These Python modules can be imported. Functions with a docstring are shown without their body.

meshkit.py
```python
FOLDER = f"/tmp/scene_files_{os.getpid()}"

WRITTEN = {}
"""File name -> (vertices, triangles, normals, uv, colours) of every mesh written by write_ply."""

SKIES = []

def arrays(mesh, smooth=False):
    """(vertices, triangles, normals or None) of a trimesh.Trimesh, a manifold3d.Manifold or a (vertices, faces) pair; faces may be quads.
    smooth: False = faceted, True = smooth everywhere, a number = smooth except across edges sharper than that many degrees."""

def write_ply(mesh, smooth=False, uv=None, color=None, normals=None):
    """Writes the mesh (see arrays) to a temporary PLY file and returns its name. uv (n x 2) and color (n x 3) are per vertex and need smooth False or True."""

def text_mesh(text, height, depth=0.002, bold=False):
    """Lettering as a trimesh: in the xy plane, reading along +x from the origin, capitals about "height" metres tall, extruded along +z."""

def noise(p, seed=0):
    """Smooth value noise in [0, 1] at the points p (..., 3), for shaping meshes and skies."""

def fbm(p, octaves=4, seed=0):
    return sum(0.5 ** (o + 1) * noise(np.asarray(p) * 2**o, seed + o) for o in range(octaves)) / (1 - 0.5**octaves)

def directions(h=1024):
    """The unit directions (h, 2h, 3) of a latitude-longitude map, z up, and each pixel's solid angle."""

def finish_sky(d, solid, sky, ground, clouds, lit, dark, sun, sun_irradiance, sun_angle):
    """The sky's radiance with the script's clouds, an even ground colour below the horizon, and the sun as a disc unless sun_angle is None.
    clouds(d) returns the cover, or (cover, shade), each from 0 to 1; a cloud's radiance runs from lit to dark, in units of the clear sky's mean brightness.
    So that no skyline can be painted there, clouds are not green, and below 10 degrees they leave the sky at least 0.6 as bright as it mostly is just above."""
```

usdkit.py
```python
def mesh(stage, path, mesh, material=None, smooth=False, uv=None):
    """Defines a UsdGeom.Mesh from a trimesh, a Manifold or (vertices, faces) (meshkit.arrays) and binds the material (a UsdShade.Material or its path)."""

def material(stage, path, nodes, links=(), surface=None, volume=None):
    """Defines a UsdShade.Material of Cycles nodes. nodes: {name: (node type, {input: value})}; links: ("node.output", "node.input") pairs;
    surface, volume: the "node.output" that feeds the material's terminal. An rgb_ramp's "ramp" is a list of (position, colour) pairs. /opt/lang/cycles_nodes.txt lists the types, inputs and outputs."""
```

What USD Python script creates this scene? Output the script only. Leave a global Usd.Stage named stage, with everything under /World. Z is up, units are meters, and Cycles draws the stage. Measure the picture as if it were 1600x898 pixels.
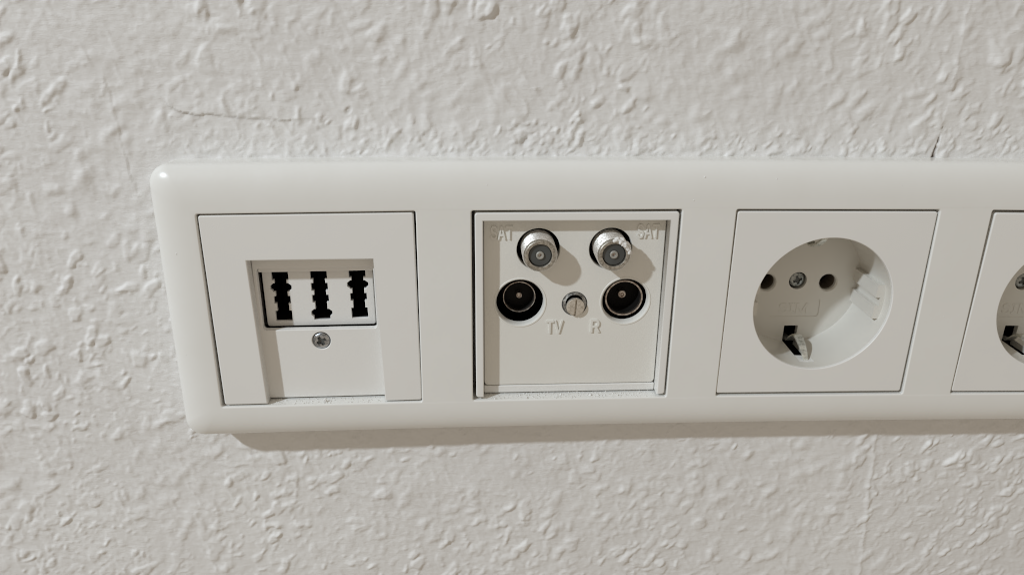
import math
import numpy as np
import trimesh
import manifold3d as m3
from scipy.ndimage import gaussian_filter, map_coordinates
from shapely import affinity
from shapely.geometry import Polygon, Point, box as sbox
from shapely.geometry.polygon import orient
from shapely.ops import unary_union
from pxr import Usd, UsdGeom, UsdLux, UsdShade, Sdf, Gf, Vt
import usdkit
import meshkit

stage = Usd.Stage.CreateInMemory()
UsdGeom.SetStageUpAxis(stage, UsdGeom.Tokens.z)
UsdGeom.SetStageMetersPerUnit(stage, 1.0)
UsdGeom.Xform.Define(stage, '/World')
MM = 0.001

# ------------------------------------------------------------------ camera
cam = UsdGeom.Camera.Define(stage, '/World/camera')
R = np.array([[0.99848589, 0.05402572, 0.01035161],      # columns: right, forward, up
              [-0.05417135, 0.93301799, 0.35572869],
              [0.00956026, -0.35575083, 0.93453194]])
C = np.array([42.016, -203.190, 83.779]) * MM
right, fwd, up = R[:, 0], R[:, 1], R[:, 2]
M4 = Gf.Matrix4d(*right, 0, *up, 0, *(-fwd), 0, *C, 1)
cam.AddTransformOp().Set(M4)
FPX = 1244.12
cam.CreateHorizontalApertureAttr(36.0)
cam.CreateVerticalApertureAttr(36.0 * 574 / 1024)
cam.CreateFocalLengthAttr(36.0 * FPX / 1600.0)
cam.CreateClippingRangeAttr(Gf.Vec2f(0.01, 20))
cam.CreateFocusDistanceAttr(0.216)
cam.CreateFStopAttr(28.0)
cam.GetPrim().CreateAttribute('exposure', Sdf.ValueTypeNames.Float).Set(0.0)

# ------------------------------------------------------------------ light: one room lamp up on the left, the room's warm dimness round it
LAMP_DIR = np.array([-1.43, -1.0, 1.20])
LAMP_DIR /= np.linalg.norm(LAMP_DIR)
lamp = UsdLux.SphereLight.Define(stage, '/World/room_lamp_light')
lamp.CreateRadiusAttr(0.035)
lamp.CreateNormalizeAttr(True)
lamp.CreateIntensityAttr(30.0)
lamp.CreateColorAttr(Gf.Vec3f(0.88, 0.98, 1.08))
lamp.AddTranslateOp().Set(Gf.Vec3d(*(np.array([0.08, 0, 0]) + LAMP_DIR * 2.0)))
usdkit.material(stage, '/World/Looks/room_air', {'b': ('background_shader', {'color': (1.0, 0.88, 0.735), 'strength': 0.385})}, surface='b.background')
dome = UsdLux.DomeLight.Define(stage, '/World/room_dimness')
UsdShade.MaterialBindingAPI.Apply(dome.GetPrim()).Bind(UsdShade.Material.Get(stage, '/World/Looks/room_air'))


# ------------------------------------------------------------------ materials
def plastic(name, col, rough, bump=0.0, scale=2500, coat=0.0, mottled=0.03, spec=0.5):
    n = {'g': ('geometry', {}),
         'n1': ('noise_texture', {'scale': 45, 'detail': 4, 'roughness': 0.6}),
         'r1': ('rgb_ramp', {'ramp': [(0.3, tuple(c * (1 - mottled) for c in col)), (0.7, col)]}),
         'p': ('principled_bsdf', {'roughness': rough, 'coat_weight': coat, 'coat_roughness': 0.08, 'specular_ior_level': spec})}
    l = [('g.position', 'n1.vector'), ('n1.fac', 'r1.fac'), ('r1.color', 'p.base_color')]
    if bump:
        n['n2'] = ('noise_texture', {'scale': scale, 'detail': 3})
        n['b'] = ('bump', {'strength': bump, 'distance': 0.0001})
        l += [('g.position', 'n2.vector'), ('n2.fac', 'b.height'), ('b.normal', 'p.normal')]
    return usdkit.material(stage, '/World/Looks/' + name, n, l, surface='p.BSDF')


def metal(name, c0, c1, rough, scale=900, metallic=1.0, bump=0.25):
    n = {'g': ('geometry', {}),
         'n1': ('noise_texture', {'scale': scale, 'detail': 5, 'roughness': 0.65}),
         'r1': ('rgb_ramp', {'ramp': [(0.35, c0), (0.62, c1)]}),
         'r2': ('rgb_ramp', {'ramp': [(0.3, (rough + 0.25,) * 3), (0.7, (rough,) * 3)]}),
         'b': ('bump', {'strength': bump, 'distance': 0.0002}),
         'p': ('principled_bsdf', {'metallic': metallic, 'roughness': rough})}
    l = [('g.position', 'n1.vector'), ('n1.fac', 'r1.fac'), ('n1.fac', 'r2.fac'), ('r1.color', 'p.base_color'), ('r2.color', 'p.roughness'),
         ('n1.fac', 'b.height'), ('b.normal', 'p.normal')]
    return usdkit.material(stage, '/World/Looks/' + name, n, l, surface='p.BSDF')


M = {}
usdkit.material(stage, '/World/Looks/glossy_white_plastic', {
    'g': ('geometry', {}),
    'n1': ('noise_texture', {'scale': 60, 'detail': 5, 'roughness': 0.65}),
    'r1': ('rgb_ramp', {'ramp': [(0.3, (0.785, 0.778, 0.742)), (0.7, (0.805, 0.80, 0.77))]}),
    'r2': ('rgb_ramp', {'ramp': [(0.3, (0.17,) * 3), (0.7, (0.34,) * 3)]}),
    'n2': ('noise_texture', {'scale': 420, 'detail': 2}),
    'b': ('bump', {'strength': 0.12, 'distance': 0.00008}),
    'p': ('principled_bsdf', {})},
    [('g.position', 'n1.vector'), ('n1.fac', 'r1.fac'), ('n1.fac', 'r2.fac'), ('r1.color', 'p.base_color'), ('r2.color', 'p.roughness'),
     ('g.position', 'n2.vector'), ('n2.fac', 'b.height'), ('b.normal', 'p.normal')], surface='p.BSDF')
M['frame'] = UsdShade.Material.Get(stage, '/World/Looks/glossy_white_plastic')
M['cover'] = plastic('satin_white_plastic', (0.80, 0.79, 0.76), 0.42, bump=0.25, scale=3500, mottled=0.02)
M['plate'] = plastic('cream_white_plastic', (0.785, 0.771, 0.72), 0.40, bump=0.25, scale=3500, mottled=0.03)
M['cup'] = plastic('socket_white_plastic', (0.71, 0.69, 0.635), 0.30, mottled=0.05)
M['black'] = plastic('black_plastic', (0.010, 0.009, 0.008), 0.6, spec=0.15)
M['grey'] = plastic('insulator_and_recess_shade', (0.10, 0.105, 0.10), 0.35, mottled=0.6)
M['sleeve'] = plastic('shaded_brown_plastic', (0.16, 0.13, 0.10), 0.4)  # dark brown puts the shade of the pin holes into the colour
M['crumb'] = plastic('white_plaster', (0.82, 0.81, 0.78), 0.85, bump=0.6, scale=4000, mottled=0.12)
M['nickel'] = metal('dusty_nickel', (0.48, 0.46, 0.42), (0.86, 0.84, 0.80), 0.30, 1500, metallic=0.55, bump=0.6)
M['mouth'] = metal('worn_nickel', (0.26, 0.235, 0.19), (0.62, 0.59, 0.53), 0.28, 1300, metallic=0.9, bump=0.4)
M['oldwhite'] = plastic('yellowed_insulator', (0.42, 0.40, 0.35), 0.4, mottled=0.4)
M['zinc'] = metal('bright_zinc', (0.16, 0.17, 0.18), (0.60, 0.62, 0.64), 0.16, 1100, bump=0.9)  # light and dark mottling imitates reflections on the screw metal
M['oldzinc'] = metal('dull_zinc', (0.16, 0.17, 0.16), (0.42, 0.43, 0.41), 0.30, 1400)
M['brass'] = metal('tarnished_brass', (0.50, 0.45, 0.37), (0.78, 0.73, 0.65), 0.36, 1400, metallic=0.7)
M['brown'] = metal('browned_metal', (0.24, 0.17, 0.13), (0.74, 0.68, 0.62), 0.28, 900)
M['clip'] = metal('tinned_strip', (0.42, 0.42, 0.37), (0.90, 0.90, 0.84), 0.27, 900, metallic=0.75)
usdkit.material(stage, '/World/Looks/white_wall_paint', {
    'g': ('geometry', {}),
    'st': ('attribute', {'attribute': 'stain'}),
    'n1': ('noise_texture', {'scale': 22, 'detail': 5, 'roughness': 0.6}),
    'r1': ('rgb_ramp', {'ramp': [(0.3, (0.735, 0.72, 0.70)), (0.7, (0.785, 0.775, 0.755))]}),
    'n3': ('noise_texture', {'scale': 700, 'detail': 3, 'roughness': 0.6}),
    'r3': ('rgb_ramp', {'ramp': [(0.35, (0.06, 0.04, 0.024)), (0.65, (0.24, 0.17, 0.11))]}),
    'mx': ('mix_color', {}),
    'mp': ('mapping', {'scale': (500, 500, 1300)}),
    'n2': ('noise_texture', {'scale': 1.0, 'detail': 4, 'roughness': 0.65}),
    'b': ('bump', {'strength': 0.8, 'distance': 0.0002}),
    'p': ('principled_bsdf', {'roughness': 0.62, 'specular_ior_level': 0.4})},
    [('g.position', 'n1.vector'), ('n1.fac', 'r1.fac'), ('g.position', 'n3.vector'), ('n3.fac', 'r3.fac'), ('st.fac', 'mx.fac'), ('r1.color', 'mx.a'), ('r3.color', 'mx.b'),
     ('mx.result', 'p.base_color'), ('g.position', 'mp.vector'), ('mp.vector', 'n2.vector'), ('n2.fac', 'b.height'), ('b.normal', 'p.normal')], surface='p.BSDF')
M['wall'] = UsdShade.Material.Get(stage, '/World/Looks/white_wall_paint')

# ------------------------------------------------------------------ helpers.  Local shape space: x right, y up, z out of the wall, millimetres.
COUNT = {}


def numbered(parent, name):
    k = COUNT.get((parent, name), -1) + 1
    COUNT[(parent, name)] = k
    return f'{parent}/{name}' + (f'_{k:03d}' if k else '')


def tag(prim, label=None, category=None, group=None, kind=None):
    for k, v in (('label', label), ('category', category), ('group', group), ('kind', kind)):
        if v:
            prim.SetCustomDataByKey(k, v)
    return prim


def thing(name, label, category, loc=(0, 0), tilt=0.0, group=None):
    x = UsdGeom.Xform.Define(stage, numbered('/World', name))
    x.AddTranslateOp().Set(Gf.Vec3d(loc[0] * MM, 0, loc[1] * MM))
    if tilt:
        x.AddRotateYOp().Set(tilt)
    return tag(x.GetPrim(), label, category, group)


def arr(mesh):
    if hasattr(mesh, 'to_mesh'):
        m = mesh.to_mesh()
        return np.array(m.vert_properties[:, :3], float), np.array(m.tri_verts, int)
    if isinstance(mesh, tuple):
        return np.asarray(mesh[0], float), np.asarray(mesh[1], int)
    return np.array(mesh.vertices, float), np.array(mesh.faces, int)


def join(*ms):
    vs, fs, n = [], [], 0
    for m in ms:
        v, f = arr(m)
        vs.append(v); fs.append(f + n); n += len(v)
    return np.vstack(vs), np.vstack(fs)


def part(parent, name, mesh, mat, smooth=35, at=(0, 0, 0), warp=None, label=None):
    v, f = arr(mesh)
    v = v + np.asarray(at, float)
    t = trimesh.Trimesh(v, f, process=False)
    t.merge_vertices(digits_vertex=5)
    v = np.array(t.vertices)
    if warp:
        v = warp(v)
    v = np.stack([v[:, 0], -v[:, 2], v[:, 1]], 1) * MM
    path = numbered(str(parent.GetPath()), name)
    p = usdkit.mesh(stage, path, trimesh.Trimesh(v, t.faces, process=False), M[mat], smooth=smooth).GetPrim()
    return tag(p, label)


def rrect(x0, y0, x1, y1, r, n=6):
    rs = r if isinstance(r, (tuple, list)) else (r,) * 4       # bl, br, tr, tl
    pts = []
    for (cx, cy, a0, rr) in ((x0, y0, 180, rs[0]), (x1, y0, 270, rs[1]), (x1, y1, 0, rs[2]), (x0, y1, 90, rs[3])):
        sx, sy = (1 if cx == x0 else -1), (1 if cy == y0 else -1)
        if rr <= 0:
            pts.append((cx, cy)); continue
        for k in range(n + 1):
            a = math.radians(a0 + 90 * k / n)
            pts.append((cx + sx * rr + rr * math.cos(a), cy + sy * rr + rr * math.sin(a)))
    return Polygon(pts)


def inset(ring, d):
    a = ring - np.roll(ring, 1, 0); b = np.roll(ring, -1, 0) - ring
    a /= np.linalg.norm(a, axis=1, keepdims=True); b /= np.linalg.norm(b, axis=1, keepdims=True)
    na, nb = np.stack([-a[:, 1], a[:, 0]], 1), np.stack([-b[:, 1], b[:, 0]], 1)
    return ring + d * (na + nb) / (1 + (na * nb).sum(1, keepdims=True))


def slab(poly, ztop, depth, b=0.3, hb=None, seg=3, back=True):
    """A plate of the outline poly whose front edges are rounded by b (holes by hb)."""
    hb = b if hb is None else hb
    poly = orient(poly, 1.0)
    out, caps = [], []
    for i, rg in enumerate([poly.exterior, *poly.interiors]):
        p = np.array(rg.coords)[:-1]
        keep = np.linalg.norm(p - np.roll(p, 1, 0), axis=1) > 1e-6
        p = p[keep]
        bb = b if i == 0 else hb
        prof = [(0, ztop - depth)] + [(bb * (1 - math.cos(math.radians(90 * k / seg))), ztop - bb + bb * math.sin(math.radians(90 * k / seg))) for k in range(seg + 1)]
        rings = [np.column_stack([inset(p, o), np.full(len(p), z)]) for o, z in prof]
        n = len(p); v = np.vstack(rings); f = []
        j = np.arange(n); j2 = (j + 1) % n
        for k in range(len(rings) - 1):
            f.append(np.stack([k * n + j, k * n + j2, (k + 1) * n + j2], 1)); f.append(np.stack([k * n + j, (k + 1) * n + j2, (k + 1) * n + j], 1))
        out.append((v, np.vstack(f))); caps.append(rings[-1][:, :2])
        if i == 0:
            base = [p]
        else:
            base.append(p)
    v2, f2 = trimesh.creation.triangulate_polygon(Polygon(caps[0], caps[1:]), engine='earcut')
    v2 = np.asarray(v2); f2 = np.asarray(f2)
    e = v2[f2]; s = np.cross(e[:, 1] - e[:, 0], e[:, 2] - e[:, 0]); f2[s < 0] = f2[s < 0][:, ::-1]
    out.append((np.column_stack([v2, np.full(len(v2), ztop)]), f2))
    if back:
        v3, f3 = trimesh.creation.triangulate_polygon(Polygon(base[0], base[1:]), engine='earcut')
        v3 = np.asarray(v3); f3 = np.asarray(f3)
        e = v3[f3]; s = np.cross(e[:, 1] - e[:, 0], e[:, 2] - e[:, 0]); f3[s > 0] = f3[s > 0][:, ::-1]
        out.append((np.column_stack([v3, np.full(len(v3), ztop - depth)]), f3))
    return join(*out)


def lathe(profile, n=64):
    """profile: (radius, z) points; the solid lies to the left of its direction of travel when going outwards-up."""
    pr = np.array(profile, float)
    a = np.arange(n) * 2 * math.pi / n
    v = np.stack([pr[:, None, 0] * np.cos(a), pr[:, None, 0] * np.sin(a), np.repeat(pr[:, 1][:, None], n, 1)], -1).reshape(-1, 3)
    f = []
    j = np.arange(n); j2 = (j + 1) % n
    for k in range(len(pr) - 1):
        if pr[k, 0] > 1e-9 or pr[k + 1, 0] > 1e-9:
            if pr[k, 0] > 1e-9:
                f.append(np.stack([k * n + j, k * n + j2, (k + 1) * n + j2], 1))
            if pr[k + 1, 0] > 1e-9:
                f.append(np.stack([k * n + j, (k + 1) * n + j2, (k + 1) * n + j], 1))
    return v, np.vstack(f)


def mbox(x0, y0, z0, x1, y1, z1):
    return m3.Manifold.cube([x1 - x0, y1 - y0, z1 - z0]).translate([x0, y0, z0])


def mcyl(r, z0, z1, x=0, y=0, n=64, r2=None):
    return m3.Manifold.cylinder(z1 - z0, r, r if r2 is None else r2, n).translate([x, y, z0])


def circ(x, y, r, n=64):
    return Polygon([(x + r * math.cos(2 * math.pi * k / n), y + r * math.sin(2 * math.pi * k / n)) for k in range(n)])


def letters(text, x0, x1, y0, h, z, depth=0.3):
    t = meshkit.text_mesh(text, h, depth, bold=True)
    v, f = np.array(t.vertices), np.array(t.faces)
    w = v[:, 0].max() - v[:, 0].min()
    v[:, 0] = x0 + (v[:, 0] - v[:, 0].min()) * (x1 - x0) / w
    v[:, 1] = y0 + (v[:, 1] - v[:, 1].min()) * h / (v[:, 1].max() - v[:, 1].min())
    v[:, 2] = z + v[:, 2] - v[:, 2].min()
    return v, f


def crumb(rng, r, x, y, z, flat=0.6):
    m = trimesh.creation.icosphere(subdivisions=2, radius=1.0)
    v = np.array(m.vertices)
    d = 0.6 + 0.8 * meshkit.noise(v * 1.6 + rng.uniform(0, 50, 3), 3)
    v = v * d[:, None] * np.array([r * rng.uniform(0.8, 1.5), r * rng.uniform(0.6, 1.0), r * flat])
    a = rng.uniform(0, 6.28); c, s = math.cos(a), math.sin(a)
    v = np.column_stack([c * v[:, 0] - s * v[:, 1], s * v[:, 0] + c * v[:, 1], v[:, 2]])
    return v + [x, y, z], np.array(m.faces)


# ------------------------------------------------------------------ the wall: painted woodchip paper as real relief
PITCH = 71.0
WALL_Z = -11.5
SAG = 0.6e-4


def sag(x):
    return -SAG * (np.asarray(x, float) - 80.0) ** 2


def seg_dist(X, Z, pts):
    """distance to a polyline, signed side (positive to its left), and position along it 0..1"""
    best = np.full(X.shape, 1e9); side = np.zeros(X.shape); along = np.zeros(X.shape)
    for i, (p, q) in enumerate(zip(pts[:-1], pts[1:])):
        d = np.subtract(q, p); L = np.hypot(*d); d = d / L
        t = np.clip((X - p[0]) * d[0] + (Z - p[1]) * d[1], 0, L)
        dist = np.hypot(X - p[0] - t * d[0], Z - p[1] - t * d[1])
        s = d[0] * (Z - p[1]) - d[1] * (X - p[0])
        m = dist < best
        best = np.where(m, dist, best); side = np.where(m, np.sign(s), side); along = np.where(m, (i + t / L) / (len(pts) - 1), along)
    return best, side, along


def wall_relief():
    rng = np.random.default_rng(11)
    g = 0.3
    X0, X1, Z0, Z1 = -190.0, 320.0, -180.0, 150.0
    xs, zs = np.arange(X0, X1, g), np.arange(Z0, Z1, g)
    nx, nz = len(xs), len(zs)
    H = np.zeros((nz, nx)); A = np.zeros((nz, nx)); K = np.zeros((nz, nx))
    area = (X1 - X0) * (Z1 - Z0)

    def stamp(T, x, z, a, b, h, ang, p, tilt, edge, ph, add=False):
        R_ = max(a, b) * 1.35
        i0, i1 = int((x - R_ - X0) / g), int((x + R_ - X0) / g) + 2
        j0, j1 = int((z - R_ - Z0) / g), int((z + R_ - Z0) / g) + 2
        i0, j0, i1, j1 = max(i0, 0), max(j0, 0), min(i1, nx), min(j1, nz)
        if i1 <= i0 or j1 <= j0:
            return
        dx, dz = xs[i0:i1][None, :] - x, zs[j0:j1][:, None] - z
        c, s = math.cos(ang), math.sin(ang)
        u, v = (c * dx + s * dz) / a, (-s * dx + c * dz) / b
        th = np.arctan2(v, u)
        r = (np.abs(u) ** p + np.abs(v) ** p) ** (1 / p) / (1 + 0.16 * np.sin(2 * th + ph) + 0.10 * np.sin(3 * th + 2.3 * ph) + 0.07 * np.sin(5 * th + 4.1 * ph))
        t = np.clip((1 - r) / edge, 0, 1)
        val = h * t * t * (3 - 2 * t) * (1 + tilt * u)
        if add:
            T[j0:j1, i0:i1] += val
        else:
            T[j0:j1, i0:i1] = np.maximum(T[j0:j1, i0:i1], val)

    dens = lambda x, z: meshkit.noise(np.array([x / 30.0, z / 30.0, 0.5]), 9)
    for _ in range(int(area / 7.5)):                                 # the wood chips
        x, z = rng.uniform(X0, X1), rng.uniform(Z0, Z1)
        big = rng.random()
        if rng.random() > 0.15 + 1.1 * dens(x, z):
            continue
        a = 0.65 + 3.1 * big ** 2.6
        b = max(a * rng.uniform(0.28, 0.72), 0.45)
        hh = (0.14 + 0.36 * rng.random() ** 1.6) * (0.55 + 0.6 * min(a / 2.2, 1))
        stamp(H if rng.random() < 0.6 else A, x, z, a, b, hh, rng.normal(1.0, 0.5), rng.uniform(2.0, 5.0), rng.uniform(-0.6, 0.6), rng.uniform(0.16, 0.6), rng.uniform(0, 6.28))
    for _ in range(int(area / 9)):                                   # grains under the paint
        x, z = rng.uniform(X0, X1), rng.uniform(Z0, Z1)
        a = rng.uniform(0.35, 0.9)
        stamp(A, x, z, a, a * rng.uniform(0.5, 1), rng.uniform(0.04, 0.16), rng.uniform(0, 3.14), 2, 0, 0.9, rng.uniform(0, 6.28), True)
    for _ in range(int(area / 160)):                                 # dents
        x, z = rng.uniform(X0, X1), rng.uniform(Z0, Z1)
        a = rng.uniform(0.8, 2.5)
        stamp(A, x, z, a, a * rng.uniform(0.4, 0.9), -rng.uniform(0.05, 0.18), rng.uniform(0, 3.14), 2, 0, 0.9, rng.uniform(0, 6.28), True)
    for _ in range(760):                                             # crumbs of filler and paint squeezed out along the frame
        x = rng.uniform(-44, 250)
        side = rng.random() < 0.72
        z = (40.5 + abs(rng.normal(0, 4.0))) if side else (-41 - abs(rng.normal(0, 7)))
        a = rng.uniform(0.4, 1.6)
        stamp(K, x, z, a, a * rng.uniform(0.25, 0.7), rng.uniform(0.10, 0.42), rng.normal(0.7, 0.6), 2.6, rng.uniform(-0.6, 0.6), 0.35, rng.uniform(0, 6.28))
    for _ in range(70):                                              # the rough filled patch above the antenna outlet
        x, z = 62 + rng.normal(0, 5.5), 44 + abs(rng.normal(0, 2.4))
        a = rng.uniform(0.4, 1.4)
        stamp(K, x, z, a, a * rng.uniform(0.3, 0.8), rng.uniform(0.15, 0.55), rng.normal(0.4, 0.7), 2.6, rng.uniform(-0.7, 0.7), 0.3, rng.uniform(0, 6.28))
    X, Z = np.meshgrid(xs, zs)
    P3 = np.stack([X, Z, np.zeros_like(X)], -1)
    soft = np.clip(meshkit.noise(P3 / 26.0, 21) * 2.0 - 0.66, 0, 1)
    bx = lambda a, b, c, d, m: np.clip(np.minimum(np.minimum(X - a, b - X), np.minimum(Z - c, d - Z)) / m, 0, 1)
    flat = np.maximum.reduce([0.95 * bx(-47, 9, 36, 50.5, 4), 0.8 * bx(-75, -22, 50, 100, 12), 0.6 * bx(-30, 10, 54, 78, 8), 0.5 * bx(120, 172, 52, 72, 9)])
    soft = np.maximum(soft, flat)
    WX = 1.5 * (meshkit.fbm(P3 / 3.2, 3, 51) - 0.5); WZ = 1.5 * (meshkit.fbm(P3 / 3.2, 3, 57) - 0.5)      # uneven outlines
    T = map_coordinates(H + A, [(Z - Z0 + 1.1 * WZ) / g, (X - X0 + 1.1 * WX) / g], order=1, mode='nearest')
    T = 1.12 * (gaussian_filter(T, 0.75) * (1 - soft) + gaussian_filter(T, 2.2) * 0.85 * soft)
    T *= 1 - 0.6 * flat
    K = map_coordinates(K, [(Z - Z0 + 0.5 * WZ) / g, (X - X0 + 0.5 * WX) / g], order=1, mode='nearest')
    T += gaussian_filter(K, 0.5) * (1 - 0.45 * flat)
    rid = 1 - np.abs(2 * meshkit.fbm(np.stack([X / 4.2 + Z / 7, Z / 5.5, np.zeros_like(X)], -1), 3, 61) - 1)
    T += 0.26 * np.clip(rid - 0.72, 0, 1) / 0.28 * (0.3 + 0.7 * meshkit.noise(P3 / 14.0, 63))
    XS, ZS = X, Z
    X, Z = X + 0.9 * WX, Z + 0.9 * WZ
    T += 0.55 * (meshkit.fbm(P3 / 19.0, 3, 4) - 0.5) + 0.20 * (meshkit.fbm(P3 / 5.5, 3, 5) - 0.5) + 0.13 * (meshkit.fbm(np.stack([X * 0.8 + Z * 0.5, Z * 0.8 - X * 0.5, 0 * X], -1) / np.array([1.1, 2.0, 1.0]), 2, 15) - 0.5)
    str_ = meshkit.fbm(np.stack([XS / 9.0 + 0.05 * ZS, ZS / 0.55, np.zeros_like(X)], -1), 2, 7) - 0.5
    T += 0.045 * str_ * (0.25 + soft)
    T -= 1.7 / (1 + np.exp((XS - 42) / 22.0))                        # the plaster falls back towards the left
    stain = np.zeros_like(T)
    # torn edge of the upper paper layer, left above the frame
    tear = [(-38.5, 57.0), (-36.3, 53.6), (-33.0, 51.5), (-26, 50.9), (-19, 50.3), (-10, 49.8), (-4, 49.5), (4.0, 49.6)]
    wob0 = meshkit.noise(P3 / 2.6, 33)
    d, s, t = seg_dist(X, Z, tear)
    end = np.clip(t / 0.12, 0, 1) * np.clip((1 - t) / 0.12, 0, 1)
    T += np.where(s > 0, (0.40 + 0.25 * (wob0 - 0.5)) * end * np.exp(-d / 5.0), 0.0)
    wob = meshkit.noise(P3 / 1.7, 31)
    stain = np.maximum(stain, np.where((s < 0) & (d < 0.45), np.clip(wob * 2.6 - 1.25, 0, 0.3) * end * np.exp(-((t - 0.42) / 0.25) ** 2), 0))
    # crease in the paper at the far left
    d, s, t = seg_dist(X, Z, [(-51.5, 62), (-50.4, 56), (-49.6, 47), (-49.3, 40), (-47.5, 30), (-46.8, 24)])
    e2 = np.clip(t / 0.1, 0, 1) * np.clip((1 - t) / 0.3, 0, 1)
    T += np.where(s > 0, -0.03, 0.20) * np.exp(-d / 2.2) * e2 - 0.02 * e2 * np.exp(-(d / 0.35) ** 2)
    # butt seam of two lengths of paper, right; open just above the frame
    d, s, t = seg_dist(X, Z, [(174.9, 150), (173.2, 60), (172.4, 40), (171.0, -44), (173.2, -78), (176.6, -125), (178, -180)])
    T += 0.20 * np.exp(-(d / 0.75) ** 2) * (0.6 + 0.8 * meshkit.noise(P3 / 6.0, 41)) * np.where(Z < 0, 1.4, 0.4) + np.where(s > 0, 0.12, 0.0) * np.exp(-d / 4)
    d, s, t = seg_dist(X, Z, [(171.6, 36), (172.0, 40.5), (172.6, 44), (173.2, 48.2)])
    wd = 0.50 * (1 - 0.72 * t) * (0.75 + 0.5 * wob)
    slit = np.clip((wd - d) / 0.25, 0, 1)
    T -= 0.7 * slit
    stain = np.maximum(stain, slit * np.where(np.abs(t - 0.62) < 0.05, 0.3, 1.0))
    T += (0.45 * np.exp(-((ZS - 39.6 - sag(XS)) / 0.9) ** 2)) * np.clip(meshkit.fbm(P3 / 4.0, 3, 71) * 3.2 - 1.15, 0, 1) * np.clip((XS + 37) / 3, 0, 1)      # filler against the frame's top edge
    # small pits in the filler
    for (px, pz, pr, dep, st) in ((57.4, 43.9, 1.15, 0.6, 0.10), (10.6, 52.3, 1.0, 0.4, 0.1)):
        dd = np.hypot((X - px) / 1.0, (Z - pz) / 1.25) / pr * (0.8 + 0.4 * wob)
        pit = np.clip((1 - dd) / 0.45, 0, 1)
        T -= dep * pit
        stain = np.maximum(stain, st * pit)
    return xs, zs, T, stain


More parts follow.
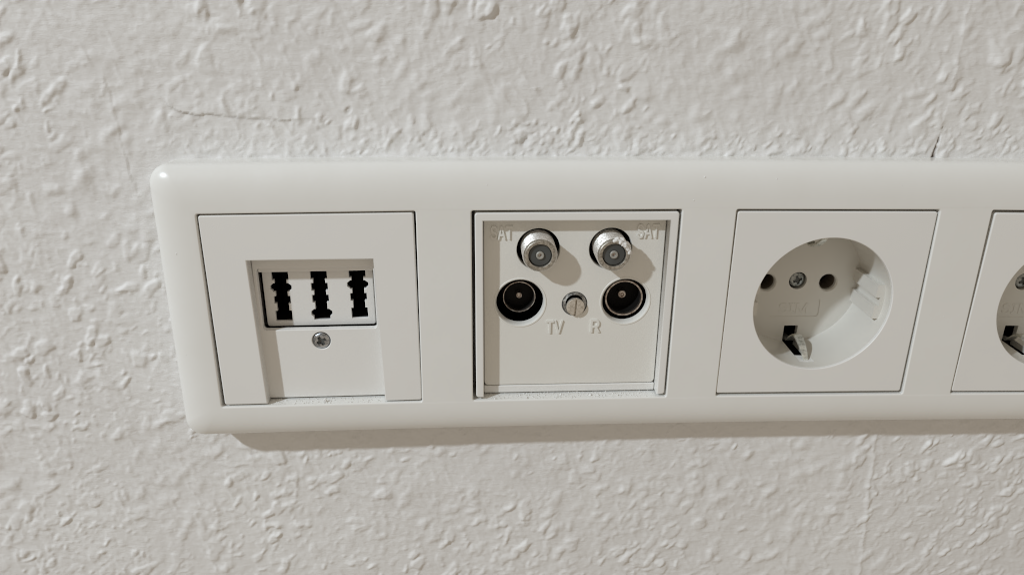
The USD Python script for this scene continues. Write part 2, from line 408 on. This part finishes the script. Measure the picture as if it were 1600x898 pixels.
def build_wall():
    from scipy.interpolate import RegularGridInterpolator
    xs, zs, T, S = wall_relief()
    fx = np.concatenate([np.arange(-188, -122, 1.2), np.arange(-122, 246, 0.33), np.arange(246, 319, 1.2)])
    fz = np.concatenate([np.arange(-178, -120, 1.2), np.arange(-120, 92, 0.33), np.arange(92, 149, 1.2)])
    X, Z = np.meshgrid(fx, fz)
    pts = np.stack([Z, X], -1)
    Hh = RegularGridInterpolator((zs, xs), T)(pts); St = RegularGridInterpolator((zs, xs), S)(pts)
    v = np.stack([X, -(WALL_Z + Hh), Z], -1).reshape(-1, 3) * MM
    st = St.ravel()
    nx, nz = len(fx), len(fz)
    i, j = np.meshgrid(np.arange(nx - 1), np.arange(nz - 1))
    cx, cz = (fx[i] + fx[i + 1]) / 2, (fz[j] + fz[j + 1]) / 2
    k = np.clip(np.round(cx / PITCH), 0, 3)
    hole = (np.abs(cx - k * PITCH) < 26.5) & (np.abs(cz) < 26.5)      # the boxes let into the masonry
    a = (j * nx + i)[~hole]
    f = np.vstack([np.stack([a, a + 1, a + nx + 1], 1), np.stack([a, a + nx + 1, a + nx], 1)])
    # masonry behind: sides and back of the piece of wall
    rim = np.concatenate([np.arange(nx), np.arange(1, nz) * nx + nx - 1, (nz - 1) * nx + np.arange(nx - 2, -1, -1), np.arange(nz - 2, 0, -1) * nx])
    n0 = len(v)
    bv = v[rim].copy(); bv[:, 1] = 0.075
    m = len(rim); q = np.arange(m); q2 = (q + 1) % m
    side = np.vstack([np.stack([rim[q], n0 + q, n0 + q2], 1), np.stack([rim[q], n0 + q2, rim[q2]], 1)])
    cc = np.array([[0.065, 0.075, -0.015]])
    back = np.stack([n0 + q, np.full(m, n0 + m), n0 + q2], 1)
    v = np.vstack([v, bv, cc]); f = np.vstack([f, side, back])
    st = np.concatenate([st, np.zeros(m + 1)])
    p = usdkit.mesh(stage, '/World/wall', (v, f), M['wall'], smooth=True)
    UsdGeom.PrimvarsAPI(p).CreatePrimvar('stain', Sdf.ValueTypeNames.FloatArray, 'vertex').Set(Vt.FloatArray.FromNumpy(st.astype(np.float32)))
    tag(p.GetPrim(), 'white painted woodchip wallpaper with a torn edge and an open seam above the outlets', 'wall', kind='structure')


build_wall()

# ------------------------------------------------------------------ the cover frame
GANGS = 4
HALF = 40.0


def bend(v):
    v = v.copy()
    v[:, 1] += sag(v[:, 0])
    return v


frame = thing('cover_frame', 'long glossy white plastic frame holding all the outlets in a row on the wall', 'outlet frame')


def frame_mesh():
    x0, x1, y0, y1 = -40.4, (GANGS - 1) * PITCH + 40.4, -39.25, 40.45
    NC = 14
    base_r = 5.2
    prof = [(0.75, WALL_Z - 2.0), (0.62, -10.0), (0.30, -7.5), (0.05, -5.6)]
    b, n, w = 5.4, 2.35, 10.4
    ts = np.concatenate([np.linspace(0, 0.1, 4)[:-1], 1 - np.linspace(0.9 ** 0.5, 0, 22)[:] ** 2])
    th = np.linspace(0, math.pi / 2, 26)
    for a in th:                                   # superellipse from the side over to the flat front
        t = math.cos(a) ** (2 / n); dd = math.sin(a) ** (2 / n)
        prof.append((w * (1 - t), -b + 0.3 + b * dd))
    prof = sorted(set((round(o, 4), round(z, 4)) for o, z in prof[4:]), key=lambda q: q[0])
    prof = [(0.42, WALL_Z - 4.0), (0.36, -10.5), (0.18, -8.0), (0.04, -5.9)] + prof
    straight = np.linspace(0, 1, 61)[1:-1]
    rings = []
    for o, z in prof:
        r = max(base_r - 0.42 * o, 0.6)
        X0, X1, Y0, Y1 = x0 + o, x1 - o, y0 + o, y1 - o
        pts = []
        for (cx, cy, a0) in ((X0 + r, Y0 + r, 180), (X1 - r, Y0 + r, 270), (X1 - r, Y1 - r, 0), (X0 + r, Y1 - r, 90)):
            for k in range(NC + 1):
                a = math.radians(a0 + 90 * k / NC)
                pts.append((cx + r * math.cos(a), cy + r * math.sin(a)))
            nxt = {180: ((X0 + r, Y0), (X1 - r, Y0)), 0: ((X1 - r, Y1), (X0 + r, Y1))}.get(a0)
            if nxt:
                p, q = np.array(nxt[0]), np.array(nxt[1])
                pts += [tuple(p + (q - p) * s) for s in straight]
        rings.append(np.column_stack([np.array(pts), np.full(len(pts), z)]))
    m = len(rings[0]); v = np.vstack(rings); f = []
    j = np.arange(m); j2 = (j + 1) % m
    for k in range(len(rings) - 1):
        f.append(np.stack([k * m + j, k * m + j2, (k + 1) * m + j2], 1)); f.append(np.stack([k * m + j, (k + 1) * m + j2, (k + 1) * m + j], 1))
    v = bend(v)
    shell = (v, np.vstack(f))
    outer = Polygon(bend(rings[-1])[:, :2])
    front = rings[-1][0, 2]
    hole_half = ((28.25, 28.1), (28.1, 28.05), (28.1, 28.05), (28.1, 28.05))
    holes = []
    for i in range(GANGS):
        hx, hy = hole_half[i]
        q = np.array(rrect(i * PITCH - hx, -hy - 0.15, i * PITCH + hx, hy, 0.5, 3).exterior.coords)[:-1]
        q[:, 1] += float(sag(i * PITCH)) - (q[:, 0] - i * PITCH) * 2 * SAG * (i * PITCH - 80.0)
        holes.append(Polygon(q))
    # openings: rounded front edge, straight inner wall down to the masonry
    parts, caps = [shell], []
    for h in holes:
        p = np.array(orient(h, 1.0).exterior.coords)[:-1][::-1]
        prof_h = [(0, WALL_Z - 1.0), (0, front - 0.45), (0.06, front - 0.22), (0.2, front - 0.06), (0.45, front)]
        rg = [np.column_stack([inset(p, o), np.full(len(p), z)]) for o, z in prof_h]
        n_ = len(p); vv = np.vstack(rg); ff = []
        a = np.arange(n_); a2 = (a + 1) % n_
        for k in range(len(rg) - 1):
            ff.append(np.stack([k * n_ + a, k * n_ + a2, (k + 1) * n_ + a2], 1)); ff.append(np.stack([k * n_ + a, (k + 1) * n_ + a2, (k + 1) * n_ + a], 1))
        parts.append((vv, np.vstack(ff))); caps.append(rg[-1][:, :2])
    v2, f2 = trimesh.creation.triangulate_polygon(Polygon(outer.exterior.coords, caps), engine='earcut')
    v2, f2 = np.asarray(v2), np.asarray(f2)
    e = v2[f2]; s = np.cross(e[:, 1] - e[:, 0], e[:, 2] - e[:, 0]); f2[s < 0] = f2[s < 0][:, ::-1]
    parts.append((np.column_stack([v2, np.full(len(v2), front)]), f2))
    return join(*parts)


part(frame, 'frame_body', frame_mesh(), 'frame', smooth=40)


def front_z(x, y):
    off = min(x + 40.4, (GANGS - 1) * PITCH + 40.4 - x, y + 39.25, 40.45 - y)
    t = max(0.0, 1 - off / 10.4)
    return 0.3 - 5.4 * (1 - (1 - t ** 2.35) ** (1 / 2.35))


rngs = np.random.default_rng(4)
for (x, y, r) in ((104.5, 36.6, 0.42), (101.9, 30.6, 0.2), (-34.6, 17.5, 0.3), (124, 36.2, 0.2), (47, 34.8, 0.16), (-36.2, -12, 0.14), (35.2, 12.4, 0.13), (106.8, -14.5, 0.15), (177.6, -3.2, 0.16), (20.5, 33.4, 0.12), (158.2, 34.6, 0.15), (82.5, -33.1, 0.12)):   # specks of wall paint
    part(frame, 'paint_speck', crumb(rngs, r, x, y + float(sag(x)), front_z(x, y) - 0.25 * r, 0.5), 'crumb', smooth=True)


def seat(i, dx=0.0, dz=0.0):
    x = i * PITCH
    return (x + dx, float(sag(x)) + dz), math.degrees(math.atan(2 * SAG * (x - 80.0)))


# ------------------------------------------------------------------ shared small parts
def pan_screw(parent, x, y, z, r, mat, cross=True, dome=0.7, height=1.0, slot_angle=0.0, name='screw'):
    prof = [(r * 0.96, z - height), (r, z - height * 0.8)]
    for k in range(7):
        a = math.radians(90 * k / 6)
        prof.append((r * math.cos(a) if k < 6 else 0.0, z - height * 0.35 + dome * math.sin(a) - dome * 0.3))
    v, f = lathe(prof, 40)
    body = trimesh.Trimesh(v, f, process=True)
    top = z - height * 0.35 + dome * 0.7
    mv = m3.Manifold(m3.Mesh(np.vstack([v[:40 * (len(prof) - 1)], [[0, 0, prof[-1][1]]], [[0, 0, prof[0][1]]]]).astype(np.float32), _solid_faces(len(prof), 40))).translate([x, y, 0])
    if cross:
        w = r * 0.17
        for ang in (slot_angle, slot_angle + 90):
            b = mbox(-r * 0.58, -w, top - dome * 0.95, r * 0.58, w, top + 1).rotate([0, 0, ang]).translate([x, y, 0])
            mv = mv - b
        mv = mv - mcyl(r * 0.3, top - dome * 1.1, top + 1, x, y, 24, r * 0.42)
    else:
        w = r * 0.11
        mv = mv - mbox(-w, -r * 1.2, top - 0.9, w, r * 1.2, top + 1).rotate([0, 0, slot_angle]).translate([x, y, 0])
    sc = part(parent, name, mv, mat, smooth=30)
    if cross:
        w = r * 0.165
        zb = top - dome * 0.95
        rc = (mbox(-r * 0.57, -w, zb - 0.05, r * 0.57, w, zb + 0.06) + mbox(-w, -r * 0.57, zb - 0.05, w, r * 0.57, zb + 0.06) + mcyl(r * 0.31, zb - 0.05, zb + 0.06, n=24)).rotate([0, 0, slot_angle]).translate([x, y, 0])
        part(sc, 'recess_shade', rc, 'grey', smooth=False)  # added dark cross: the shade of the drive recess given as colour
    return sc


def _solid_faces(np_, n):
    f = []
    for k in range(np_ - 2):
        for j in range(n):
            j2 = (j + 1) % n
            f += [(k * n + j, k * n + j2, (k + 1) * n + j2), (k * n + j, (k + 1) * n + j2, (k + 1) * n + j)]
    last = (np_ - 2) * n; apex = (np_ - 1) * n; base = apex + 1
    for j in range(n):
        j2 = (j + 1) % n
        f += [(last + j, last + j2, apex), (j2, j, base)]
    return np.array(f, np.uint32)


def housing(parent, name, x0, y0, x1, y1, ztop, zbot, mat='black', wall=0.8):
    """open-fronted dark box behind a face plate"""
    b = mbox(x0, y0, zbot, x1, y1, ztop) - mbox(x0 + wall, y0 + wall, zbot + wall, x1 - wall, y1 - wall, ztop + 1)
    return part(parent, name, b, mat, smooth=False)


# ------------------------------------------------------------------ telephone outlet
loc, tilt = seat(0, 0.13, -0.05)
tel = thing('telephone_socket', 'white telephone outlet with three black notched jacks, far left in the frame', 'telephone outlet', loc, tilt)
W0 = 27.83
outer = rrect(-W0, -27.75, W0, 27.72, 0.7, 4)
cut = Polygon([(-16.75, 15.1), (-15.75, -30), (17.35, -30), (16.5, 15.1)])
cover = outer.difference(cut)
part(tel, 'cover_plate', slab(cover, 0.0, 10.5, 0.42, seg=4), 'cover')
D1 = -3.4
win = rrect(-15.55, -6.45, 15.9, 11.7, 0.8, 3)
plate = sbox(-16.6, -27.7, 17.2, 15.0).difference(win).difference(circ(0.2, -9.95, 2.54, 48))
part(tel, 'centre_plate', slab(plate, D1, 1.8, 0.35, 0.3), 'cover')
# the jack block, a little below the plate


def tae(cx, cy, wing):
    hw, hb = 1.65, 2.28
    p = [sbox(cx - hw, cy - 7.2, cx + hw, cy + 7.2)]
    for (ya, yb) in ((5.0, 7.35), (1.55, 3.75), (-1.95, 0.2), (-7.3, -4.2) if wing != 3 else (-7.3, -5.0)):
        p.append(sbox(cx - hb, cy + ya, cx + hb, cy + yb))
    ym = 2.75 if wing == 1 else -5.3
    p.append(Polygon([(cx - 2.05, cy + ym + 1.25), (cx - 2.9, cy + ym + 0.55), (cx - 2.9, cy + ym - 0.45), (cx - 2.05, cy + ym - 1.1), (cx + 2.05, cy + ym - 1.1), (cx + 2.9, cy + ym - 0.45), (cx + 2.9, cy + ym + 0.55), (cx + 2.05, cy + ym + 1.25)]))
    return unary_union(p)


D2 = -6.8
slots = [tae(-10.25, 2.15, 1), tae(0.35, 2.3, 3), tae(10.95, 2.6, 1)]
blk = rrect(-15.1, -6.75, 15.35, 14.2, 0.8, 3)
for s in slots:
    blk = blk.difference(s)
part(tel, 'jack_block', slab(blk, D2, 1.0, 0.25, 0.12), 'cover')
part(tel, 'top_lip', slab(rrect(-15.5, 10.15, 15.8, 14.6, 0.3, 2), -4.8, 1.6, 0.3), 'cover')
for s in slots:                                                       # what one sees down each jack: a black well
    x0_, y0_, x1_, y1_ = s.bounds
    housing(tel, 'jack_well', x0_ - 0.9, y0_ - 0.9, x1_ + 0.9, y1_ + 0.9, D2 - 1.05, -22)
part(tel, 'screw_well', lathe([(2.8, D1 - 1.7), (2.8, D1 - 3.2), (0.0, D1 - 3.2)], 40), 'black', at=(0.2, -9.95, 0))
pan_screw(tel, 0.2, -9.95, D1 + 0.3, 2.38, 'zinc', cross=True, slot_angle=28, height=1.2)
part(tel, 'plaster_crumb', crumb(np.random.default_rng(2), 0.55, 0.15, -27.6, -1.1, 0.6), 'crumb', smooth=True)

# ------------------------------------------------------------------ antenna outlet
loc, tilt = seat(1, 0.15, 0.0)
ant = thing('antenna_socket', 'white antenna outlet marked SAT, TV and R with two threaded connectors', 'antenna outlet', loc, tilt)
WA = 27.4
rim = rrect(-WA, -27.45, WA, 27.4, 0.8, 4).difference(sbox(-25.15, -40, 25.15, 25.05))
part(ant, 'rim', slab(rim, 0.0, 10.5, 0.38, seg=4), 'cover')
part(ant, 'bottom_bar', slab(rrect(-25.05, -27.75, 25.05, -25.45, 0.3, 3), -3.3, 6.5, 0.3), 'cover')
DP = -3.5
SAT = [(-10.0, 16.05), (9.95, 16.05)]
TVP, RP = (-14.85, 0.4), (14.9, 0.5)
pl = rrect(-24.95, -25.3, 24.9, 24.95, (1.2, 1.2, 0.6, 0.6), 4)
for (x, y) in SAT:
    pl = pl.difference(circ(x, y, 5.95))
pl = pl.difference(circ(*TVP, 7.15)).difference(circ(*RP, 7.0)).difference(circ(0.55, -0.15, 3.55))
part(ant, 'face_plate', slab(pl, DP, 2.4, 0.25, 0.22), 'plate')
for (x, y), r0, r1 in ((TVP, 7.15, 6.65), (RP, 7.0, 6.45)):               # raised lip round each lower hole
    part(ant, 'hole_lip', lathe([(r0 - 0.02, DP - 2.4), (r0 + 0.35, DP - 0.05), (r0 + 0.18, DP + 0.14), (r0 - 0.12, DP + 0.12), (r1, DP - 0.5), (r1, DP - 2.4), (r0 - 0.02, DP - 2.4)], 72), 'plate', at=(x, y, 0))
part(ant, 'screw_sleeve', lathe([(3.55, DP - 2.4), (3.55, DP + 0.02), (3.3, DP - 0.35), (2.5, DP - 0.55), (2.5, DP - 2.4)], 48), 'zinc', at=(0.55, -0.15, 0))
housing(ant, 'inner_housing', -25.6, -24, 25.6, 25.6, DP - 2.5, -24)  # coloured black to stand for the unlit space behind the plate
for txt, xa, xb, y in (('SAT', -23.1, -17.1, 18.95), ('SAT', 16.9, 23.1, 19.1), ('TV', -7.4, -2.6, -9.0), ('R', 5.25, 7.95, -8.85)):
    part(ant, 'letters', letters(txt, xa, xb, y, 4.0, DP - 0.02, 0.44), 'plate', smooth=False, label=f'raised {txt} lettering')


def f_connector(x, y, smear):
    ztip = DP + 5.7
    prof = [(4.72, -22)]
    z = DP - 3.0
    prof.append((4.72, z))
    pitch = 0.79
    while z < ztip - 1.0:
        prof += [(4.38, z + 0.1), (4.38, z + 0.2), (4.74, z + 0.5), (4.74, z + 0.6)]
        z += pitch
    prof += [(4.45, ztip - 0.75)]
    c = part(ant, 'coax_connector', lathe(prof, 64), 'nickel', smooth=40, at=(x, y, 0))
    part(c, 'mouth_ring', lathe([(4.45, ztip - 0.78), (4.40, ztip - 0.5), (4.1, ztip - 0.06), (3.95, ztip), (3.45, ztip), (3.2, ztip - 0.15), (3.1, ztip - 1.3)], 64), 'mouth', smooth=40, at=(x, y, 0))
    part(c, 'insulator', lathe([(3.12, ztip - 1.2), (2.9, ztip - 0.75), (2.2, ztip - 0.7), (1.25, ztip - 0.72), (1.2, ztip - 1.0), (0.0, ztip - 1.0)], 48), 'grey', at=(x, y, 0))
    part(c, 'centre_contact', lathe([(1.15, ztip - 1.1), (1.1, ztip - 0.35), (0.9, ztip - 0.2), (0.55, ztip - 0.25), (0.4, ztip - 0.6), (0.38, ztip - 1.0)], 32), 'oldwhite', at=(x, y, 0))
    part(c, 'contact_hole', lathe([(0.4, ztip - 0.75), (0.0, ztip - 0.78)], 16), 'brown', at=(x, y, 0))
    if smear:                                                         # plaster stuck to the thread and mouth
        rng = np.random.default_rng(8)
        sm = []
        for lane, (rr, zz, a0_, a1_) in enumerate(((4.15, -0.15, 8, 96), (4.5, -0.75, 2, 88), (3.75, -0.02, 22, 74), (4.6, -1.5, 14, 70))):
            ang = np.arange(a0_, a1_, 6.5)
            balls = []
            for a in ang:
                q = rr + rng.uniform(-0.18, 0.18); t_ = math.radians(a)
                balls.append(m3.Manifold.sphere(rng.uniform(0.28, 0.52), 14).translate([x + q * math.cos(t_), y + q * math.sin(t_), ztip + zz + rng.uniform(-0.12, 0.1)]))
            for p_, q_ in zip(balls[:-1], balls[1:]):
                sm.append(m3.Manifold.batch_hull([p_, q_]))
        blob = m3.Manifold.batch_boolean(sm, m3.OpType.Add).refine_to_length(0.22)
        bv, bf = arr(blob)
        tb = trimesh.Trimesh(bv, bf); trimesh.smoothing.filter_taubin(tb, iterations=12)
        part(c, 'plaster_smear', tb, 'crumb', smooth=True, label='white plaster stuck on the thread and mouth')
    return c


f_connector(*SAT[0], False)
f_connector(*SAT[1], True)


def iec(x, y, z, ro, ri, name, pin_r, pin_h, mat):
    prof = [(ro, -20), (ro, z - 0.3), (ro - 0.12, z - 0.05), (ro - 0.35, z), (ri + 0.15, z - 0.05), (ri, z - 0.5), (ri, -18)]
    c = part(ant, name, lathe(prof, 64), mat, smooth=40, at=(x, y, 0))
    li = lathe([(ri - 0.04, z - 12), (ri - 0.06, z - 0.75), (ri + 0.02, z - 0.7)], 64)
    part(c, 'bore_shade', (li[0], li[1][:, ::-1]), 'black', at=(x, y, 0))  # added black skin, paints the shade inside the connector bore
    part(c, 'insulator', lathe([(ri + 0.02, z - pin_h - 2.5), (0.0, z - pin_h - 2.5)], 32), 'black', at=(x, y, 0))
    part(c, 'centre_contact', lathe([(pin_r, z - pin_h - 2.6), (pin_r, z - pin_h), (pin_r - 0.18, z - pin_h + 0.12), (pin_r * 0.55, z - pin_h + 0.1), (pin_r * 0.45, z - pin_h - 0.4), (0.0, z - pin_h - 0.5)], 32), mat, at=(x, y, 0))
    return c


iec(TVP[0], TVP[1] + 0.2, -7.4, 4.75, 4.22, 'aerial_connector', 0.85, 1.2, 'brown')
iec(RP[0], RP[1] + 0.1, -5.5, 5.5, 4.8, 'aerial_connector', 1.15, 3.0, 'brown')
pan_screw(ant, 0.72, -0.85, DP + 1.75, 2.55, 'brass', cross=False, dome=0.2, height=2.2, slot_angle=-4)

# ------------------------------------------------------------------ power outlets
loc, tilt = seat(2, -0.18, 0.12)
GP = 'round power outlets'
pw = thing('power_socket', 'whole round white power outlet with earth clips, right of the antenna outlet', 'power outlet', loc, tilt, GP)
WP = 27.75
CR = 19.85
face = rrect(-WP, -27.5, WP, 27.35, 0.7, 4).difference(circ(0, 0, CR, 128))
part(pw, 'cover_plate', slab(face, 0.0, 9.0, 0.38, 0.3, seg=4), 'cover')
DB = -18.5
cup = mcyl(21.4, DB - 1.6, -0.9, n=128) - mcyl(CR - 0.45, DB, 2, n=128, r2=CR + 0.02)
for sx in (-1, 1):                                                    # side guides: a key with a groove at its foot
    key = mbox(17.2, 0.7, DB - 0.1, 20.9, 4.6, -4.0) + mbox(17.2, -5.8, DB - 0.1, 20.9, -1.8, -4.0) + mbox(18.5, -2.0, DB - 0.1, 20.9, 0.9, -4.0)
    if sx < 0:
        key = key.rotate([0, 0, 180])
    cup = cup + (key ^ mcyl(21, DB - 0.2, 0, n=128))
for sy in (-1, 1):
    y0_, y1_ = sorted((sy * (14.2 if sy < 0 else 12.5), sy * 23.0))
    cup = cup - mbox(-2.15, y0_, DB - 5, 2.15, y1_, -4.2)
for sx in (-1, 1):
    cup = cup - mcyl(2.55, DB - 5, DB + 1, sx * 9.5, 0.0, 40)
    cup = cup - mcyl(2.55, DB - 0.5, DB + 0.02, sx * 9.5, 0.0, 40, 2.95)
cup = cup - mcyl(2.75, DB - 5, DB + 1, 0.0, 0.6, 40)
mark = rrect(-7.6, -11.2, 8.0, -5.2, 1.0, 4)
mark_in = rrect(-7.25, -10.85, 7.65, -5.55, 0.8, 4)


def prism(poly, z0, z1):
    return m3.Manifold.extrude(m3.CrossSection([np.array(orient(poly, 1.0).exterior.coords)[:-1]] + [np.array(r.coords)[:-1] for r in orient(poly, 1.0).interiors]), z1 - z0).translate([0, 0, z0])


cup = cup - prism(mark, DB - 0.16, DB + 1)
part(pw, 'socket_cup', cup, 'cup', smooth=30)
part(pw, 'embossed_mark', letters('SIM', -4.6, 4.6, -10.1, 3.4, DB - 0.2, 0.14), 'cup', smooth=False, label='faint raised lettering in a recessed field')
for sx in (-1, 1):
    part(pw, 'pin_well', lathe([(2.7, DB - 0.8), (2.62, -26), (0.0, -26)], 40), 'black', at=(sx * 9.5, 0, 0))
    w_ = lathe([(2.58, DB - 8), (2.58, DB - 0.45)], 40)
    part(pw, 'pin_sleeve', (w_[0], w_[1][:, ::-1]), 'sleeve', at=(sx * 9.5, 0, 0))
hs = mcyl(23.5, -30, -1.5, n=96) - mcyl(22.3, -29, 0, n=96) - mcyl(30, -3.0, 5)
part(pw, 'inner_housing', hs, 'black', smooth=30)
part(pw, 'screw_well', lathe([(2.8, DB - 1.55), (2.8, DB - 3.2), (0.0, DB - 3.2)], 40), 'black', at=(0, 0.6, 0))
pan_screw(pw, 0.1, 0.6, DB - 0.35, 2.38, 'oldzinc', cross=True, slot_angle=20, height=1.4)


def earth_clip(sy):
    # a sprung strip in the slot, bowed towards the middle of the cup
    zs = np.linspace(-27, -5.6, 34)
    t = (zs + 27) / 21.4
    rad = np.interp(zs, [-27, -18.5, -16.3, -14.6, -13.3, -11.5, -9, -6.8, -5.6], [19.8, 18.8, 16.6, 15.3, 15.0, 15.3, 16.5, 18.2, 19.4])
    w = 1.2 * np.sqrt(np.clip(1 - (np.clip(t - 0.66, 0, 1) / 0.42) ** 2, 0.06, 1))
    vs = []
    for z, r, h in zip(zs, rad, w):
        vs += [(-h, r, z), (-h * 0.55, r - 0.18, z), (h * 0.55, r - 0.18, z), (h, r, z), (h, r + 0.55, z), (-h, r + 0.55, z)]
    v = np.array(vs); f = []
    for k in range(len(zs) - 1):
        for j in range(6):
            j2 = (j + 1) % 6
            a, b, c, d = k * 6 + j, k * 6 + j2, (k + 1) * 6 + j2, (k + 1) * 6 + j
            f += [(a, b, c), (a, c, d)]
    e = (len(zs) - 1) * 6
    for j in range(1, 5):
        f += [(e, e + j, e + j + 1), (0, j + 1, j)]
    f = np.array(f)
    if sy < 0:
        v = v * [-1, -1, 1]
    else:
        v = v - [0, 1.5, 0]
    t_ = trimesh.Trimesh(v, f, process=False); t_.fix_normals()
    part(pw, 'earth_clip', t_, 'clip', smooth=40, at=(0.15, 0, 0))


earth_clip(-1)
earth_clip(1)

loc, tilt = seat(3, 0.30, -0.1)
p2 = thing('power_socket', 'round white power outlet cut off by the right edge of the picture', 'power outlet', loc, tilt, GP)
p2.GetReferences().AddInternalReference(pw.GetPath())
p2.SetInstanceable(True)

# ------------------------------------------------------------------ dust and crumbs on the ledges under the outlets
rng = np.random.default_rng(5)
cr = []
for _ in range(260):
    u = rng.uniform(-24.5, 24.5)
    cr.append(crumb(rng, rng.uniform(0.06, 0.2) * (1 + 1.2 * (rng.random() < 0.05)), PITCH + u, -28.12 + rng.uniform(0, 0.05) + float(sag(PITCH + u)), -rng.uniform(0.2, 4.2), 0.8))
for _ in range(90):
    u = rng.uniform(-15, 17)
    cr.append(crumb(rng, rng.uniform(0.06, 0.2), u, -28.17 + rng.uniform(0, 0.05) + float(sag(u)), -rng.uniform(0.2, 3.6), 0.8))
dv, df = join(*cr)
dv = np.stack([dv[:, 0], -dv[:, 2], dv[:, 1]], 1) * MM
dp = usdkit.mesh(stage, '/World/plaster_dust', (dv, df), M['crumb'], smooth=True)
tag(dp.GetPrim(), 'white plaster dust and crumbs on the ledges below the telephone and antenna outlets', 'dust', kind='stuff')
